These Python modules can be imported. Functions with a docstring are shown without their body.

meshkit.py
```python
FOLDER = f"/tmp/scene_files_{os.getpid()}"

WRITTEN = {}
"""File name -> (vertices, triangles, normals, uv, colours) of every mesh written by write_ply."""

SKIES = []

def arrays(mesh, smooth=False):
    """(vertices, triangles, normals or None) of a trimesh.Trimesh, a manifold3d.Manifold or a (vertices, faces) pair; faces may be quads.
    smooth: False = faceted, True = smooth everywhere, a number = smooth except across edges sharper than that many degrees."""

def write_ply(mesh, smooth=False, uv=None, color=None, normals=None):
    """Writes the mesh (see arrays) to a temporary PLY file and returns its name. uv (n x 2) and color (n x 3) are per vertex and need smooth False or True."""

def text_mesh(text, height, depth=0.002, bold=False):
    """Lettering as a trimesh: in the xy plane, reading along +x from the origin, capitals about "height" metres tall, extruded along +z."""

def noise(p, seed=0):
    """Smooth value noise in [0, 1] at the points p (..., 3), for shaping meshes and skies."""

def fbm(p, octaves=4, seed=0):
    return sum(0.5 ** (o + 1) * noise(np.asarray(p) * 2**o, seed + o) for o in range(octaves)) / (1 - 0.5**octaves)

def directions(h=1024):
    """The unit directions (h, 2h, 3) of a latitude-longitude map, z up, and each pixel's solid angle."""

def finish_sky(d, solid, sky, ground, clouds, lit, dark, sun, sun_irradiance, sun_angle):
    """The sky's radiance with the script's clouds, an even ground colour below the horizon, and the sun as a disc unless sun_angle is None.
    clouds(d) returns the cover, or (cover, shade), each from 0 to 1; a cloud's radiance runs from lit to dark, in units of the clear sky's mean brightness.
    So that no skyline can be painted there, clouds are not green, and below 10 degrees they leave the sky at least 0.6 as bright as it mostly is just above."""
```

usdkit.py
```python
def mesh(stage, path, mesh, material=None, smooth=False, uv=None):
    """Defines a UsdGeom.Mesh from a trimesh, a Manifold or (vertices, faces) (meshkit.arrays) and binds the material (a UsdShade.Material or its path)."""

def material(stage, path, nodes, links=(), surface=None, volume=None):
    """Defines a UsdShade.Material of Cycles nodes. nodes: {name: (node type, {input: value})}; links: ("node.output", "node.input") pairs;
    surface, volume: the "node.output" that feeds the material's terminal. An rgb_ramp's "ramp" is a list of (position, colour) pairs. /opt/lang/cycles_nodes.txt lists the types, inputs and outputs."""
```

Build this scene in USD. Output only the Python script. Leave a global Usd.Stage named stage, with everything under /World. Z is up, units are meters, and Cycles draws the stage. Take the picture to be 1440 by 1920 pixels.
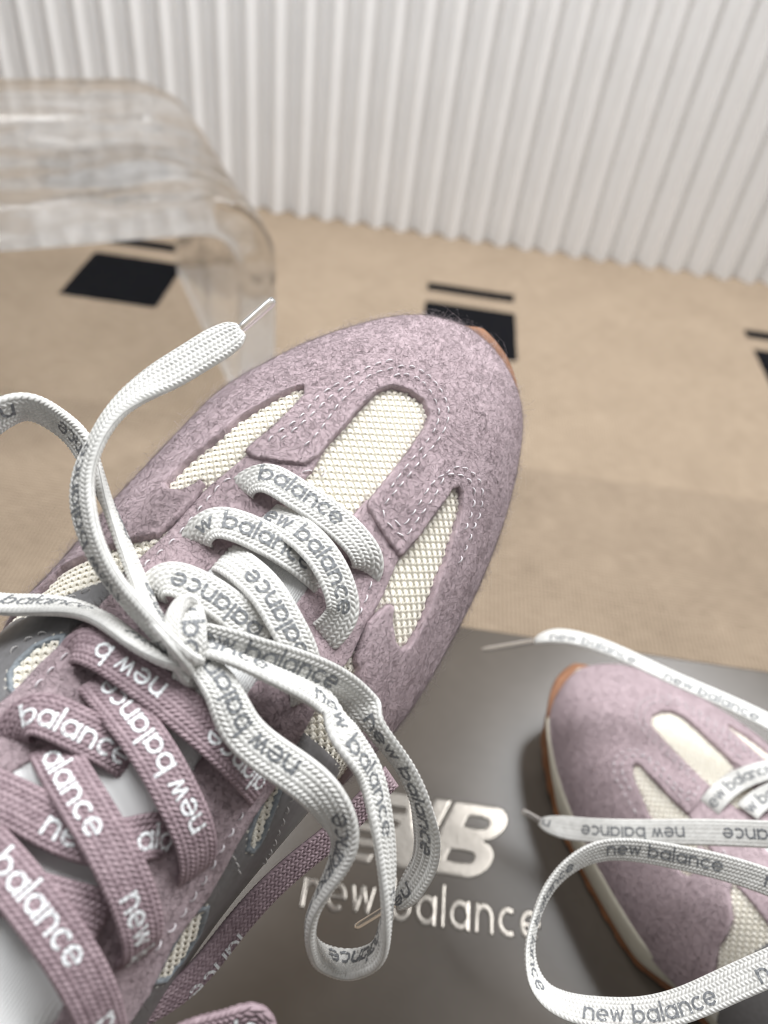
import math
import numpy as np
import shapely
from shapely.geometry import Polygon, LineString, Point, box as sbox
from shapely.ops import unary_union
from scipy.interpolate import PchipInterpolator, CubicSpline, RectBivariateSpline
from scipy.spatial import Delaunay
from pxr import Usd, UsdGeom, UsdLux, UsdShade, Gf, Sdf, Vt
import usdkit, meshkit

stage = Usd.Stage.CreateInMemory()
UsdGeom.SetStageUpAxis(stage, 'Z')
UsdGeom.SetStageMetersPerUnit(stage, 1.0)
UsdGeom.Xform.Define(stage, '/World')

# ------------------------------------------------------------------ camera
FPX, PITCH, ROLL, CAMH = 1441.0, math.radians(43.1), math.radians(8.4), 0.45
_R0 = np.array([1.0, 0, 0]); _U0 = np.array([0, math.sin(PITCH), math.cos(PITCH)])
FW = np.array([0, math.cos(PITCH), -math.sin(PITCH)])
EX = math.cos(ROLL) * _R0 + math.sin(ROLL) * _U0
EU = -math.sin(ROLL) * _R0 + math.cos(ROLL) * _U0
EYE = np.array([0, 0, CAMH])
cam = UsdGeom.Camera.Define(stage, '/World/camera')
_m = np.eye(4); _m[0, :3] = EX; _m[1, :3] = EU; _m[2, :3] = -FW; _m[3, :3] = EYE
cam.AddTransformOp().Set(Gf.Matrix4d(*_m.ravel().tolist()))
cam.CreateFocalLengthAttr(6.8)
cam.CreateHorizontalApertureAttr(6.8 * 1440 / FPX)
cam.CreateVerticalApertureAttr(6.8 * 1920 / FPX)
cam.CreateClippingRangeAttr(Gf.Vec2f(0.01, 50))
cam.CreateFStopAttr(2.6)
cam.CreateFocusDistanceAttr(0.180)
cam.CreateExposureAttr(0.0)


# ------------------------------------------------------------------ lamps
def lamp(name, pos, target, w, h, power, color):
    l = UsdLux.RectLight.Define(stage, '/World/' + name)
    pos, target = np.array(pos, float), np.array(target, float)
    z = pos - target; z /= np.linalg.norm(z)
    x = np.cross([0, 0, 1.0], z); x /= np.linalg.norm(x); y = np.cross(z, x)
    m = np.eye(4); m[0, :3], m[1, :3], m[2, :3], m[3, :3] = x, y, z, pos
    l.AddTransformOp().Set(Gf.Matrix4d(*m.ravel().tolist()))
    l.CreateWidthAttr(w); l.CreateHeightAttr(h); l.CreateIntensityAttr(power)
    l.CreateColorAttr(Gf.Vec3f(*color))
    return l


lamp('window_lamp', (0.74, 0.78, 1.40), (0.06, 0.2, 0.25), 0.8, 0.55, 19.0, (0.97, 0.985, 1.0))
lamp('ceiling_lamp', (-0.24, 0.42, 1.08), (0.02, 0.7, 0.1), 0.42, 0.36, 19.5, (0.965, 0.98, 1.0))
usdkit.material(stage, '/World/Looks/room_air', {'b': ('background_shader', {'color': (0.98, 0.985, 0.985), 'strength': 0.27})}, surface='b.background')
dome = UsdLux.DomeLight.Define(stage, '/World/room_ambient')
UsdShade.MaterialBindingAPI.Apply(dome.GetPrim()).Bind(UsdShade.Material.Get(stage, '/World/Looks/room_air'))


# ------------------------------------------------------------------ helpers
def ray_dir(px, py):
    return FW + ((px - 720) / FPX) * EX - ((py - 960) / FPX) * EU


def on_plane(px, py, z):
    d = ray_dir(px, py)
    return EYE + d * (z - CAMH) / d[2]


_used = {}


def numbered(parent, name):
    k = (parent, name); n = _used.get(k, 0); _used[k] = n + 1
    return f'{parent}/{name}' + (f'_{n:03d}' if n else '')


def set_data(prim, **kw):
    for k, v in kw.items():
        if v:
            prim.SetCustomDataByKey(k, v)
    return prim


def thing(name, label, category, group=None):
    p = UsdGeom.Xform.Define(stage, numbered('/World', name)).GetPrim()
    return set_data(p, label=label, category=category, group=group)


def part(parent, name, mesh, mat, smooth=True, normals=None, **kw):
    path = numbered(str(parent.GetPath()) if parent else '/World', name)
    if normals is not None:
        v, f = mesh
        m = usdkit.mesh(stage, path, (v, f), M[mat])
        m.CreateNormalsAttr(Vt.Vec3fArray.FromNumpy(np.asarray(normals, np.float32))); m.SetNormalsInterpolation('vertex')
    else:
        m = usdkit.mesh(stage, path, mesh, M[mat], smooth=smooth)
    m.CreateDoubleSidedAttr(True)
    return set_data(m.GetPrim(), **kw)


def join(parts):
    vs, fs, n = [], [], 0
    for v, f in parts:
        f = np.asarray(f)
        if f.shape[1] == 4:
            f = np.vstack([f[:, [0, 1, 2]], f[:, [0, 2, 3]]])
        vs.append(v); fs.append(f + n); n += len(v)
    return np.vstack(vs), np.vstack(fs)


def grid_faces(nr, nc, wrap=False):
    r = np.arange(nr - 1)[:, None]; c = np.arange(nc if wrap else nc - 1)[None]
    a = r * nc + c; b = r * nc + (c + 1) % nc
    q = np.stack([a, b, b + nc, a + nc], -1).reshape(-1, 4)
    return np.vstack([q[:, [0, 1, 2]], q[:, [0, 2, 3]]])


def box_mesh(lo, hi, bevel=0.0):
    import manifold3d as m3
    lo, hi = np.array(lo, float), np.array(hi, float)
    if bevel <= 0:
        b = m3.Manifold.cube(list(hi - lo)).translate(list(lo))
    else:
        pts = []
        for cx in (lo[0] + bevel, hi[0] - bevel):
            for cy in (lo[1] + bevel, hi[1] - bevel):
                for cz in (lo[2] + bevel, hi[2] - bevel):
                    pts.append(m3.Manifold.sphere(bevel, 20).translate([cx, cy, cz]))
        b = m3.Manifold.batch_hull(pts)
    return meshkit.arrays(b)[:2]


def tri_poly(poly, spacing, rings=(), inset=None):
    """fine triangulation of a polygon: points (n,2), triangles"""
    poly = poly.buffer(0)
    pts = [shapely.get_coordinates(shapely.segmentize(poly, spacing * 0.7))]
    for r in rings:
        g = poly.buffer(-r)
        if not g.is_empty:
            pts.append(shapely.get_coordinates(shapely.segmentize(g, spacing * 0.8)))
    g = poly.buffer(-(inset if inset is not None else spacing * 0.6))
    if not g.is_empty:
        x0, y0, x1, y1 = g.bounds
        xs = np.arange(x0, x1, spacing); ys = np.arange(y0, y1, spacing * 0.866)
        X, Y = np.meshgrid(xs, ys); X = X + (np.arange(len(ys)) % 2)[:, None] * spacing / 2
        q = np.stack([X.ravel(), Y.ravel()], 1)
        pts.append(q[shapely.contains_xy(g, q[:, 0], q[:, 1])])
    p = np.unique(np.round(np.vstack(pts), 7), axis=0)
    t = Delaunay(p).simplices
    c = p[t].mean(1)
    ok = shapely.contains_xy(poly, c[:, 0], c[:, 1])
    t = t[ok]
    a, b, d = p[t[:, 0]], p[t[:, 1]], p[t[:, 2]]
    area = (b[:, 0] - a[:, 0]) * (d[:, 1] - a[:, 1]) - (b[:, 1] - a[:, 1]) * (d[:, 0] - a[:, 0])
    t[area < 0] = t[area < 0][:, [0, 2, 1]]
    return p, t[np.abs(area) > 1e-12]


def tube(path, radius, normal=None, sides=6, flat=1.0, cap=True):
    path = np.asarray(path, float); n = len(path)
    T = np.gradient(path, axis=0); T /= np.linalg.norm(T, axis=1, keepdims=True) + 1e-12
    if normal is None:
        ref = np.array([0, 0, 1.0]) if abs(T[0, 2]) < 0.9 else np.array([1.0, 0, 0])
        N = np.repeat(ref[None], n, 0)
    else:
        N = np.broadcast_to(normal, path.shape)
    N = N - (N * T).sum(1, keepdims=True) * T; N /= np.linalg.norm(N, axis=1, keepdims=True) + 1e-12
    B = np.cross(T, N)
    a = np.linspace(0, 2 * np.pi, sides, endpoint=False)
    r = np.broadcast_to(radius, (n,))[:, None, None]
    V = path[:, None] + r * (np.cos(a)[None, :, None] * B[:, None] + flat * np.sin(a)[None, :, None] * N[:, None])
    f = grid_faces(n, sides, True)
    v = V.reshape(-1, 3)
    if cap:
        k = len(v); v = np.vstack([v, path[:1], path[-1:]])
        i = np.arange(sides); j = (i + 1) % sides
        f = np.vstack([f, np.stack([np.full(sides, k), j, i], 1), np.stack([np.full(sides, k + 1), (n - 1) * sides + i, (n - 1) * sides + j], 1)])
    return v, f


# ------------------------------------------------------------------ materials
M = {}


def mat(name, nodes, links=(), surface='p.BSDF'):
    M[name] = usdkit.material(stage, '/World/Looks/' + name, nodes, links, surface)


def plain(name, color, rough=0.5, **kw):
    mat(name, {'p': ('principled_bsdf', {'base_color': color, 'roughness': rough, **kw})})


def mottled(name, c1, c2, scale, rough=0.8, bump=0.0, dist=0.0003, detail=4, **kw):
    nodes = {'g': ('geometry', {}), 'n': ('noise_texture', {'scale': scale, 'detail': detail, 'roughness': 0.6}),
             'r': ('rgb_ramp', {'ramp': [(0.3, c1), (0.7, c2)]}), 'p': ('principled_bsdf', {'roughness': rough, **kw})}
    links = [('g.position', 'n.vector'), ('n.fac', 'r.fac'), ('r.color', 'p.base_color')]
    if bump:
        nodes['b'] = ('bump', {'strength': bump, 'distance': dist})
        links += [('n.fac', 'b.height'), ('b.normal', 'p.normal')]
    mat(name, nodes, links)


mat('suede', {'g': ('geometry', {}), 'n': ('noise_texture', {'scale': 900, 'detail': 5, 'roughness': 0.6}), 'n2': ('noise_texture', {'scale': 70, 'detail': 4, 'distortion': 0.6}),
              'mx': ('math', {'math_type': 'multiply', 'value2': 0.35}), 'ad': ('math', {'math_type': 'multiply_add', 'value2': 0.65}),
              'r': ('rgb_ramp', {'ramp': [(0.30, (0.345, 0.262, 0.279)), (0.68, (0.55, 0.438, 0.462))]}), 'b': ('bump', {'strength': 0.4, 'distance': 0.0004}),
              'p': ('principled_bsdf', {'roughness': 1.0, 'specular_ior_level': 0.15, 'sheen_weight': 0.25, 'sheen_roughness': 0.6, 'sheen_tint': (0.9, 0.8, 0.86)})},
    [('g.position', 'n.vector'), ('g.position', 'n2.vector'), ('n2.fac', 'mx.value1'), ('n.fac', 'ad.value1'), ('mx.value', 'ad.value3'), ('ad.value', 'r.fac'), ('r.color', 'p.base_color'), ('n.fac', 'b.height'), ('b.normal', 'p.normal')])
mat('suede_fibre', {'g': ('geometry', {}), 'n': ('noise_texture', {'scale': 260, 'detail': 5, 'roughness': 0.7}), 'r': ('rgb_ramp', {'ramp': [(0.30, (0.62, 0.505, 0.532)), (0.68, (0.84, 0.735, 0.762))]}),
                    'd': ('diffuse_bsdf', {}), 't': ('translucent_bsdf', {}), 'm': ('mix_closure', {'fac': 0.3})},
    [('g.position', 'n.vector'), ('n.fac', 'r.fac'), ('r.color', 'd.color'), ('r.color', 't.color'), ('d.BSDF', 'm.closure1'), ('t.BSDF', 'm.closure2')], 'm.closure')
mottled('suede_edge', (0.25, 0.16, 0.19), (0.40, 0.28, 0.32), 1500, 1.0, 0.5)
mottled('yarn', (0.85, 0.80, 0.69), (0.925, 0.89, 0.80), 600, 0.75, specular_ior_level=0.3)
plain('lining', (0.94, 0.905, 0.82), 0.9)
mottled('lace_white', (0.60, 0.59, 0.56), (0.75, 0.74, 0.71), 500, 0.55, specular_ior_level=0.35)
mottled('lace_mauve', (0.235, 0.168, 0.186), (0.40, 0.300, 0.325), 600, 0.55, specular_ior_level=0.35)
mottled('ink_grey', (0.135, 0.14, 0.148), (0.23, 0.237, 0.247), 1600, 0.6)
mottled('ink_white', (0.80, 0.82, 0.83), (0.9, 0.91, 0.92), 1500, 0.5)
mat('aglet', {'p': ('principled_bsdf', {'base_color': (0.80, 0.785, 0.76), 'roughness': 0.2, 'transmission_weight': 0.9, 'ior': 1.35})})
mottled('grey_leather', (0.17, 0.165, 0.165), (0.215, 0.21, 0.215), 700, 0.42, 0.25, 0.0002)
mottled('trim', (0.16, 0.185, 0.21), (0.32, 0.35, 0.37), 900, 0.6, 0.4)
mottled('gum', (0.19, 0.075, 0.027), (0.28, 0.115, 0.043), 200, 0.6, 0.1)
mottled('midsole', (0.74, 0.69, 0.56), (0.80, 0.75, 0.63), 300, 0.55, 0.15)
plain('thread', (0.82, 0.78, 0.80), 0.5)
plain('thread_grey', (0.60, 0.58, 0.56), 0.6)
plain('stitch_hole', (0.05, 0.035, 0.04), 0.9)
mat('tongue_cloth', {'g': ('geometry', {}), 'mp': ('mapping', {'scale': (1, 1, 1), 'rotation': (0.3, 0.2, 0.5)}), 'w': ('wave_texture', {'scale': 900.0, 'distortion': 0.6, 'detail': 1}),
                     'b': ('bump', {'strength': 0.35, 'distance': 0.0003}), 'p': ('principled_bsdf', {'base_color': (0.80, 0.80, 0.79), 'roughness': 0.5, 'sheen_weight': 0.2})},
    [('g.position', 'mp.vector'), ('mp.vector', 'w.vector'), ('w.fac', 'b.height'), ('b.normal', 'p.normal')])


def cloth_mat(name, c1, c2, c3):
    mat(name, {'g': ('geometry', {}), 'n': ('noise_texture', {'scale': 14, 'detail': 7, 'roughness': 0.65}),
               'st': ('mapping', {'scale': (60, 520, 1)}), 'n2': ('noise_texture', {'scale': 1.0, 'detail': 3}),
               'wx': ('wave_texture', {'scale': 95.0, 'distortion': 1.0, 'detail': 3, 'detail_scale': 2.0, 'bands_direction': 'x'}), 'wy': ('wave_texture', {'scale': 95.0, 'distortion': 1.0, 'detail': 3, 'detail_scale': 2.0, 'bands_direction': 'y'}),
               'mul': ('math', {'math_type': 'multiply'}), 'add': ('math', {'math_type': 'multiply_add', 'value2': 0.40}),
               'mn': ('math', {'math_type': 'multiply', 'value2': 0.22}), 'add2': ('math', {'math_type': 'multiply_add', 'value2': 0.55}),
               'r': ('rgb_ramp', {'ramp': [(0.22, c1), (0.42, c2), (0.68, c3)]}),
               'b': ('bump', {'strength': 0.8, 'distance': 0.0012}), 'p': ('principled_bsdf', {'roughness': 0.9, 'specular_ior_level': 0.2})},
        [('g.position', 'n.vector'), ('g.position', 'st.vector'), ('st.vector', 'n2.vector'), ('g.position', 'wx.vector'), ('g.position', 'wy.vector'),
         ('wx.fac', 'mul.value1'), ('wy.fac', 'mul.value2'), ('n2.fac', 'add.value1'), ('n.fac', 'mn.value1'), ('mn.value', 'add.value3'), ('mul.value', 'add2.value1'), ('add.value', 'add2.value3'),
         ('add2.value', 'r.fac'), ('r.color', 'p.base_color'), ('mul.value', 'b.height'), ('b.normal', 'p.normal')])


cloth_mat('cloth', (0.22, 0.163, 0.112), (0.375, 0.29, 0.208), (0.52, 0.41, 0.305))
cloth_mat('shaded_cloth', (0.16, 0.118, 0.082), (0.32, 0.245, 0.176), (0.48, 0.38, 0.28))  # darker copy of the cloth colours, with the shadow painted in
mottled('black_cloth', (0.004, 0.0042, 0.0055), (0.009, 0.009, 0.011), 300, 0.9, 0.2, specular_ior_level=0.08)
mottled('board_white', (0.78, 0.775, 0.77), (0.81, 0.805, 0.80), 20, 0.6)
mottled('card_grey', (0.076, 0.062, 0.049), (0.094, 0.078, 0.063), 35, 0.24, 0.05, 0.0004, 6, specular_ior_level=0.42)
mat('foil', {'g': ('geometry', {}), 'n': ('noise_texture', {'scale': 400, 'detail': 3}), 'b': ('bump', {'strength': 0.15, 'distance': 0.0004}),
             'p': ('principled_bsdf', {'base_color': (0.25, 0.23, 0.205), 'metallic': 1.0, 'roughness': 0.30})},
    [('g.position', 'n.vector'), ('n.fac', 'b.height'), ('b.normal', 'p.normal')])
mat('acrylic', {'p': ('principled_bsdf', {'base_color': (0.985, 0.985, 0.985), 'roughness': 0.08, 'transmission_weight': 1.0, 'ior': 1.33}), 't': ('transparent_bsdf', {'color': (0.97, 0.97, 0.97)}), 'm': ('mix_closure', {'fac': 0.30})}, [('p.BSDF', 'm.closure1'), ('t.BSDF', 'm.closure2')], 'm.closure')

# ------------------------------------------------------------------ table, cloth, board
v, f = box_mesh((-2.2, -1.2, -0.04), (2.2, 1.6, -0.004))
set_data(part(None, 'tabletop', (v, f), 'board_white', smooth=False), kind='structure')

cl = thing('tablecloth', 'tan woven cloth printed with black squares and bars, running to the white ribbed board', 'tablecloth')
rng = np.random.default_rng(3)


def sheet(x0, x1, y0, y1, z, amp, seed, step=0.02, th=0.0):
    xs = np.arange(x0, x1 + step / 2, step); ys = np.arange(y0, y1 + step / 2, step)
    X, Y = np.meshgrid(xs, ys)
    Z = z + amp * (meshkit.fbm(np.stack([X * 9, Y * 9, X * 0 + seed], -1), 3) - 0.5)
    v = np.stack([X, Y, Z], -1).reshape(-1, 3); fc = grid_faces(len(ys), len(xs))
    return v, fc


def cloth_z(x, y):
    return 0.002 * (meshkit.fbm(np.stack([np.asarray(x) * 9, np.asarray(y) * 9, np.zeros_like(np.asarray(x)) + 5.0], -1), 3) - 0.5)


part(cl, 'cloth', sheet(-1.6, 1.6, -0.9, 1.3, 0.0, 0.002, 5.0), 'cloth')


def patch_on_cloth(x0, x1, y0, y1):
    xs = np.linspace(x0, x1, 24); ys = np.linspace(y0, y1, max(4, int((y1 - y0) / 0.004)))
    X, Y = np.meshgrid(xs, ys)
    e = np.minimum(np.minimum(X - x0, x1 - X), np.minimum(Y - y0, y1 - Y)) < 1e-6
    Z = cloth_z(X, Y) + np.where(e, -0.0004, 0.0012)
    wob = 0.0010 * (meshkit.fbm(np.stack([X * 120, Y * 120, X * 0], -1), 2) - 0.5)
    return np.stack([X + wob, Y + wob, Z], -1).reshape(-1, 3), grid_faces(len(ys), len(xs))


for x0 in (-0.806, -0.398, 0.011, 0.416, 0.824):
    part(cl, 'black_square', patch_on_cloth(x0, x0 + 0.1135, 0.755, 0.868), 'black_cloth')
    part(cl, 'black_bar', patch_on_cloth(x0, x0 + 0.1135, 0.893, 0.917), 'black_cloth')
# shadow band on the near cloth, painted as an added darker sheet
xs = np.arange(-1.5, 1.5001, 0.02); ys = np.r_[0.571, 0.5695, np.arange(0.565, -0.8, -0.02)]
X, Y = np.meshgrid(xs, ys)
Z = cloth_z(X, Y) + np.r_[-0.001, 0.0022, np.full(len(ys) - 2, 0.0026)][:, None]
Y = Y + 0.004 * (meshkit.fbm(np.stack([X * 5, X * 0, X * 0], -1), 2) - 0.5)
rn = part(None, 'cloth_shadow', (np.stack([X, Y, Z], -1).reshape(-1, 3), grid_faces(len(ys), len(xs))[:, ::-1]), 'shaded_cloth')
set_data(rn, label='added darker sheet painting the shadow over the near part of the tan cloth, under the shoe box', category='cloth')

bd = thing('ribbed_board', 'white fluted backdrop board standing upright behind the tan cloth', 'backdrop board')
BY, PITCHR = 1.072, 0.0354
part(bd, 'backing', box_mesh((-1.15, BY, -0.003), (1.15, BY + 0.008, 0.56)), 'board_white', smooth=False)
xr = np.linspace(-1, 1, 17)
for k in range(-31, 33):
    xc = -0.2125 + k * PITCHR
    if abs(xc) > 1.12:
        continue
    prof = np.stack([xr * PITCHR * 0.497, -(np.cos(np.pi * xr / 2) ** 1.6 * 0.0180 + 0.0008)], 1)
    wv = 0.0004 * rng.normal()
    rows = [np.stack([xc + wv + prof[:, 0], BY + 0.0005 + prof[:, 1], np.full(17, z)], 1) for z in (-0.003, 0.15, 0.3, 0.45, 0.56)]
    v = np.vstack(rows); fc = grid_faces(5, 17)
    k0 = len(v); v = np.vstack([v, [[xc, BY, 0.56]], [[xc, BY, -0.003]]])
    i = np.arange(16)
    fc = np.vstack([fc, np.stack([np.full(16, k0), 68 + i, 69 + i], 1), np.stack([np.full(16, k0 + 1), i + 1, i], 1)])
    part(bd, 'rib', (v, fc), 'board_white', smooth=40)

# ------------------------------------------------------------------ clear acrylic riser (arched, with a rippled top)
ar = thing('acrylic_riser', 'clear acrylic riser with rippled top and rounded corner, standing left before the ribbed board', 'display riser')


RISER_AT, RISER_YAW = (-0.118, 0.600), math.radians(28.6)


def riser_mesh():
    # closed profile in x (along the board) and z, swept through y; top skin rippled
    x_r, r_o, th = 0.0, 0.060, 0.033
    zt, depth0, depth1 = 0.210, 0.0, 0.30
    xl = -0.50
    n_s = 120
    # outer path: from foot on the right up, round the corner, along the top to the left, round, down
    def path(inset):
        R = max(r_o - inset, 0.012)
        xr, xl2, ztop = x_r - inset, xl + inset, zt - inset
        pts = [(xr, z) for z in np.linspace(0.0035, ztop - R, 24)]
        pts += [(xr - R + R * math.cos(t), ztop - R + R * math.sin(t)) for t in np.linspace(0.05, np.pi / 2, 18)]
        pts += [(x, ztop) for x in np.linspace(xr - R - 0.003, xl2 + R + 0.003, 90)]
        pts += [(xl2 + R - R * math.sin(t), ztop - R + R * math.cos(t)) for t in np.linspace(0, np.pi / 2 - 0.05, 18)]
        pts += [(xl2, z) for z in np.linspace(ztop - R, 0.0035, 24)]
        return np.array(pts)
    po, pi_ = path(0.0), path(th)
    ny = 60
    ys = np.linspace(depth0, depth1, ny)
    e = np.minimum(ys - depth0, depth1 - ys); rr = 0.007
    rnd = np.where(e < rr, rr - np.sqrt(np.maximum(rr ** 2 - (rr - e) ** 2, 0)), 0)
    d = pi_ - po; d /= np.linalg.norm(d, axis=1, keepdims=True)
    O3, I3 = [], []
    for y, q in zip(ys, rnd):
        O3.append(np.column_stack([po[:, 0] + d[:, 0] * q, np.full(len(po), y), po[:, 1] + d[:, 1] * q]))
        I3.append(np.column_stack([pi_[:, 0] - d[:, 0] * q, np.full(len(po), y), pi_[:, 1] - d[:, 1] * q]))
    O3, I3 = np.array(O3), np.array(I3)
    top = np.clip((O3[..., 2] - (zt - 0.05)) / 0.05, 0, 1)
    P = O3.copy(); P[..., 0] *= 15.0; P[..., 1] *= 22.0; P[..., 2] *= 4
    h = meshkit.fbm(P + 3.3, 3) - 0.5
    warp = np.sin(O3[..., 1] * 150 + 5 * meshkit.fbm(O3 * 11, 2) * 2.2)
    disp = top * (0.0125 * h + 0.0008 * warp) + (1 - top) * 0.003 * h
    d3 = np.column_stack([d[:, 0], 0 * d[:, 0], d[:, 1]])
    O3 -= d3[None] * disp[..., None]
    h2 = meshkit.fbm(I3 * np.array([11.0, 17, 11]) + 9, 2) - 0.5
    I3 += d3[None] * (0.004 * h2)[..., None] * np.clip((I3[..., 2:] - .05) / .05, 0.2, 1)
    ns = len(po)
    v = np.vstack([O3.reshape(-1, 3), I3.reshape(-1, 3)]); off = ny * ns
    fo = grid_faces(ny, ns); fi = grid_faces(ny, ns)[:, ::-1] + off
    side = []
    for r0, flip in ((0, False), (ny - 1, True)):
        i = r0 * ns + np.arange(ns - 1)
        q = np.stack([i, i + off, i + 1 + off, i + 1], 1)
        side.append(q[:, ::-1] if flip else q)
    for c0, flip in ((0, True), (ns - 1, False)):
        i = np.arange(ny - 1) * ns + c0
        q = np.stack([i, i + off, i + ns + off, i + ns], 1)
        side.append(q[:, ::-1] if flip else q)
    q = np.vstack(side); fs = np.vstack([q[:, [0, 1, 2]], q[:, [0, 2, 3]]])
    ca, sa = math.cos(RISER_YAW), math.sin(RISER_YAW)
    v = np.column_stack([RISER_AT[0] + ca * v[:, 0] - sa * v[:, 1], RISER_AT[1] + sa * v[:, 0] + ca * v[:, 1], v[:, 2]])
    return v, np.vstack([fo, fi, fs])


import trimesh
_v, _f = riser_mesh()
_t = trimesh.Trimesh(_v, _f, process=False); trimesh.repair.fix_normals(_t)
if _t.volume < 0:
    _t.invert()
part(ar, 'arch', (np.array(_t.vertices), np.array(_t.faces)), 'acrylic', smooth=50)

# ------------------------------------------------------------------ lettering shapes (unit x-height)
def arc(cx, cy, r, a0, a1, n=22):
    t = np.radians(np.linspace(a0, a1, n)); return LineString(np.column_stack([cx + r * np.cos(t), cy + r * np.sin(t)]))


def glyph(ch, s=0.20):
    h = s / 2; r = 0.5 - h; k = dict(cap_style='flat', join_style='mitre')
    st = lambda x, y0, y1: LineString([(x, y0), (x, y1)]).buffer(h, **k)
    o = lambda cx: arc(cx, .5, r, 0, 360, 40).buffer(h)
    if ch == 'a': return unary_union([o(.5), st(1 - h, 0, 1)]), 1.0
    if ch == 'b': return unary_union([o(.5), st(h, 0, 1.42)]), 1.0
    if ch == 'l': return st(h, 0, 1.42), s
    if ch == 'c': return arc(.5, .5, r, 48, 312).buffer(h, cap_style='flat'), .86
    if ch == 'e': return unary_union([arc(.5, .5, r, 0, 318, 34).buffer(h, cap_style='flat'), LineString([(.12, .5), (1 - .01, .5)]).buffer(h * .8, cap_style='flat')]).intersection(sbox(0, 0, 1, 1)), .98
    if ch == 'n': return unary_union([st(h, 0, 1), arc(.46, 1 - .46, .46 - h, 0, 180).buffer(h), st(.92 - h, 0, .54)]), .92
    if ch == 'w':
        return LineString([(.07, 1.02), (.32, .12), (.57, .98), (.82, .12), (1.07, 1.02)]).buffer(h * .85, cap_style='flat', join_style='bevel').intersection(sbox(0, 0, 1.2, 1)), 1.14
    return None, .38


_gl = {}


def word_tris(text, xh, step, stroke=0.20, gap=.13):
    """list of (points, triangles) laid along +x, baseline y=0"""
    out, x = [], 0.0
    for ch in text:
        g, adv = glyph(ch, stroke)
        if g is not None:
            key = (ch, round(xh, 6), round(step, 6), stroke)
            if key not in _gl:
                gg = shapely.affinity.scale(g, xh, xh, origin=(0, 0))
                _gl[key] = tri_poly(gg, step, inset=step * 0.45)
            p, t = _gl[key]
            out.append((p + [x * xh, 0], t))
        x += adv + gap
    return out, (x - gap) * xh


# ------------------------------------------------------------------ shoe box
BX0, BX1, BY0, BY1, BZ = -0.068, 0.262, 0.020, 0.259, 0.135
bxo = thing('shoe_box', 'glossy grey brown shoe box with embossed silver lettering, under the two sneakers', 'shoe box')
part(bxo, 'lid', box_mesh((BX0, BY0, BZ - 0.040), (BX1, BY1, BZ), 0.0016), 'card_grey', smooth=40)
part(bxo, 'tray', box_mesh((BX0 + .002, BY0 + .002, 0.0045), (BX1 - .002, BY1 - .002, BZ - 0.0405), 0.001), 'card_grey', smooth=40)


def emboss(poly, th=0.0003, z=BZ):
    q = poly.buffer(-0.0003).buffer(0.0003)
    poly = poly if q.is_empty else q
    parts = []
    for g in getattr(poly, 'geoms', [poly]):
        p, t = tri_poly(g, 0.0014, rings=(0.0003, 0.0007), inset=0.001)
        d = shapely.distance(g.boundary, shapely.points(p))
        zz = z - 0.0002 + (th + 0.0002) * np.sqrt(1 - (1 - np.clip(d / 0.0007, 0, 1)) ** 2)
        parts.append((np.column_stack([p, zz]), t))
    return join(parts)


def place2(poly, x, y, sx, sy=None, shear=0.0):
    return shapely.affinity.affine_transform(poly, [sx, shear * (sy or sx), 0, sy or sx, x, y])


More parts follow.
